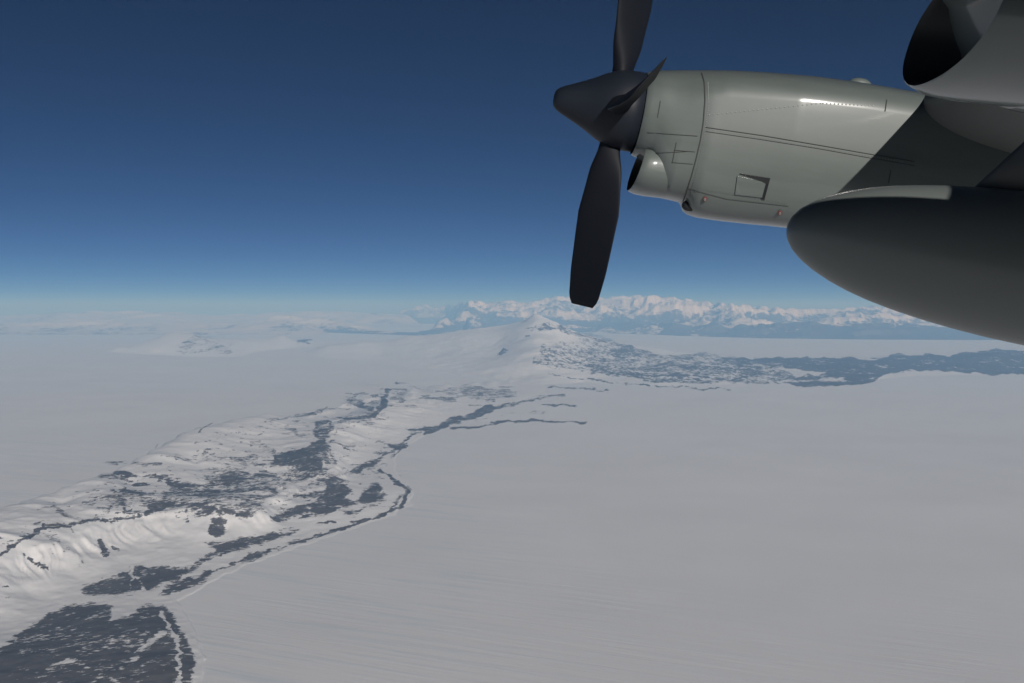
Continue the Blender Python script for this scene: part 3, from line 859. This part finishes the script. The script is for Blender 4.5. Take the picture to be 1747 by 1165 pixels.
# propeller
def build_prop(parent):
    prop = bpy.data.objects.new('propeller', None); C.objects.link(prop); prop.parent = parent
    ptip = img2loc(944, 168, R4)[0] - HA
    pr = [(0, .0), (.003, .04), (.012, .068), (.035, .09), (.08, .115), (.15, .145), (.24, .185), (.32, .225), (.41, .275), (.49, .31), (.56, .328), (.62, .33)]
    secs = [[(ptip + a, max(r, .001) * math.cos(t), max(r, .001) * math.sin(t)) for t in np.linspace(0, 2 * math.pi, 48, endpoint=False)] for a, r in pr]
    last = A0 - .02
    secs.append([(last, .33 * math.cos(t), .33 * math.sin(t)) for t in np.linspace(0, 2 * math.pi, 48, endpoint=False)])
    v, f = loft(secs, True, True)
    mesh_obj('spinner', v, f, P_SPIN, prop)
    # one blade up the +z axis, then copies turned about the shaft
    def blade_vf():
        secs = []
        for r in np.linspace(.22, 1.68, 34):
            t = (r - .22) / 1.46
            ch = float(np.interp(t, [0, .1, .2, .45, .8, .96, 1], [.16, .20, .30, .43, .44, .40, .30]))
            th = float(np.interp(t, [0, .12, .3, .7, 1], [.15, .13, .06, .03, .012]))
            tw = rad(float(np.interp(t, [0, .3, 1], [66, 52, 32])))
            s = []
            for k in range(24):
                g = 2 * math.pi * k / 24
                c = .5 * ch * math.cos(g); d = .5 * th * math.sin(g) * (1 - .35 * math.cos(g))
                s.append((c * math.sin(tw) + d * math.cos(tw), c * math.cos(tw) - d * math.sin(tw), r))
            secs.append(s)
        return loft(secs, True, True)
    v, f = blade_vf()
    b0 = mesh_obj('blade', v, f, P_BLADE, prop)
    for k in range(4):
        b = b0 if k == 0 else b0.copy()
        if k: C.objects.link(b); b.parent = prop
        b.rotation_euler = (rad(4 + 90 * k), 0, 0)
    return prop
prop = build_prop(air)
prop.location = (HA, R4, HU)
prop['label'] = 'black four bladed propeller with a pointed dark spinner'

# inner engine: the same cowling, nearer and higher in the picture
def copy_tree(o, parent):
    c = o.copy(); C.objects.link(c); c.parent = parent
    for ch in o.children: copy_tree(ch, c)
    return c
nac2 = copy_tree(nac, air)
R3 = 2.9
m4 = img2loc(1088, 294, R4)
m3 = img2loc(1634, 50, R3)
nac2.location = (m3[0] - (m4[0] - HA), R3, m3[1] - (m4[1] - HU))
nac2['label'] = 'shadowed underside of the inner engine cowling with its dark intake mouth'
print('nacelles', tuple(nac.location), tuple(nac2.location))

# external fuel tank
RT = 5.75
ta, tu = img2loc(1344, 388, RT)
tp = [(0, 0), (.006, .04), (.02, .075), (.06, .125), (.12, .172), (.2, .218), (.3, .262), (.42, .303), (.55, .337), (.7, .367), (.88, .395), (1.08, .418), (1.3, .436), (1.6, .449), (2.0, .455), (5.2, .455), (6.5, .38), (7.6, .2), (8.2, .02)]
tpa = np.array(tp)
secs = []
aa = np.concatenate([tpa[:6, 0], np.arange(.25, 2.0, .06), [2.2, 3, 4, 5.2, 5.8, 6.5, 7, 7.6, 8.2]])
# smooth profile through the measured radii
rr = np.interp(aa, tpa[:, 0], tpa[:, 1])
for a, r in zip(aa, rr):
    r = max(r, .001)
    secs.append([(a, r * math.cos(t), r * math.sin(t)) for t in np.linspace(0, 2 * math.pi, 96, endpoint=False)])
tank_body = loft(secs, True, True)
seam = []
for A_ in (2.4,):
    r = float(np.interp(A_, aa, rr)) + .0015
    ring = []
    for da, dr in ((-.004, 0), (.004, 0), (.004, .0015), (-.004, .0015)):
        ring.append([(A_ + da, (r + dr) * math.cos(t), (r + dr) * math.sin(t)) for t in np.linspace(0, 2 * math.pi, 96, endpoint=False)])
    seam.append(loft(ring + [ring[0]]))

v, f = joinvf(seam)
tank = multi_obj('fuel_tank', [(*tank_body, P_TANK), (v, f, P_SEAM)], air)
tank.location = (ta, RT, tu)
tank['label'] = 'big teardrop fuel tank mostly in shadow with a sunlit strip on top'

# unseen fuselage behind the window, crown raised to shade the inner cowling
fs = [(-7.5, .9, -.5), (-6.8, 1.4, -.3), (-5.5, 1.9, 0), (-4, 2.15, .0), (14, 2.15, 0), (20, 1.2, .6), (24, .4, 1.1)]
v, f = loft([[(a, -2.32 + r * math.cos(t), 1.12 + du + r * math.sin(t)) for t in np.linspace(0, 2 * math.pi, 64, endpoint=False)] for a, r, du in fs], True, True)
mesh_obj('fuselage', v, f, P_WING, air)

# wing and tank pylon
LA, LU = img2loc(1572, 176, 7.95)
print('wing LE local', LA, LU)
def wing_sec(r, chord, le_a, u, thick):
    s = []
    for k in range(60):
        t = 2 * math.pi * k / 60
        x = .5 * (1 - math.cos(t))
        yt = 5 * thick * (.2969 * math.sqrt(x) - .126 * x - .3516 * x * x + .2843 * x ** 3 - .1015 * x ** 4)
        s.append((le_a + x * chord, r, u + (yt if t < math.pi else -yt * .85) * chord))
    return s
secs = []
for r in (-6., 1.0, 3.2, 5.7, 8.4, 10.4, 13, 16, 18.5):
    ch = float(np.interp(r, [-6, 8.4, 18.5], [4.8, 4.2, 2.4]))
    dih = max(0, r - 8.4) * .062
    secs.append(wing_sec(r, ch, LA + .02 + max(0, r - 8.4) * .03, LU + dih, .16))
v, f = loft(secs, True, True)
mesh_obj('wing', v, f, P_WING, air)
# pylon
pa, pu = img2loc(1662, 300, RT)
v = []
secs = []
for u in np.linspace(tu + .40, LU + .1, 6):
    t = (u - tu - .4) / (LU + .1 - tu - .4)
    a_le = pa + .0 + t * .9
    s = []
    for k in range(32):
        g = 2 * math.pi * k / 32
        x = .5 * (1 - math.cos(g)); yt = .5 * math.sqrt(max(x * (1 - x), 0)) * .36
        s.append((a_le + x * 2.6, RT + (yt if g < math.pi else -yt), u))
    secs.append(s)
v, f = loft(secs, True, True)
mesh_obj('pylon', v, f, P_WING, air)
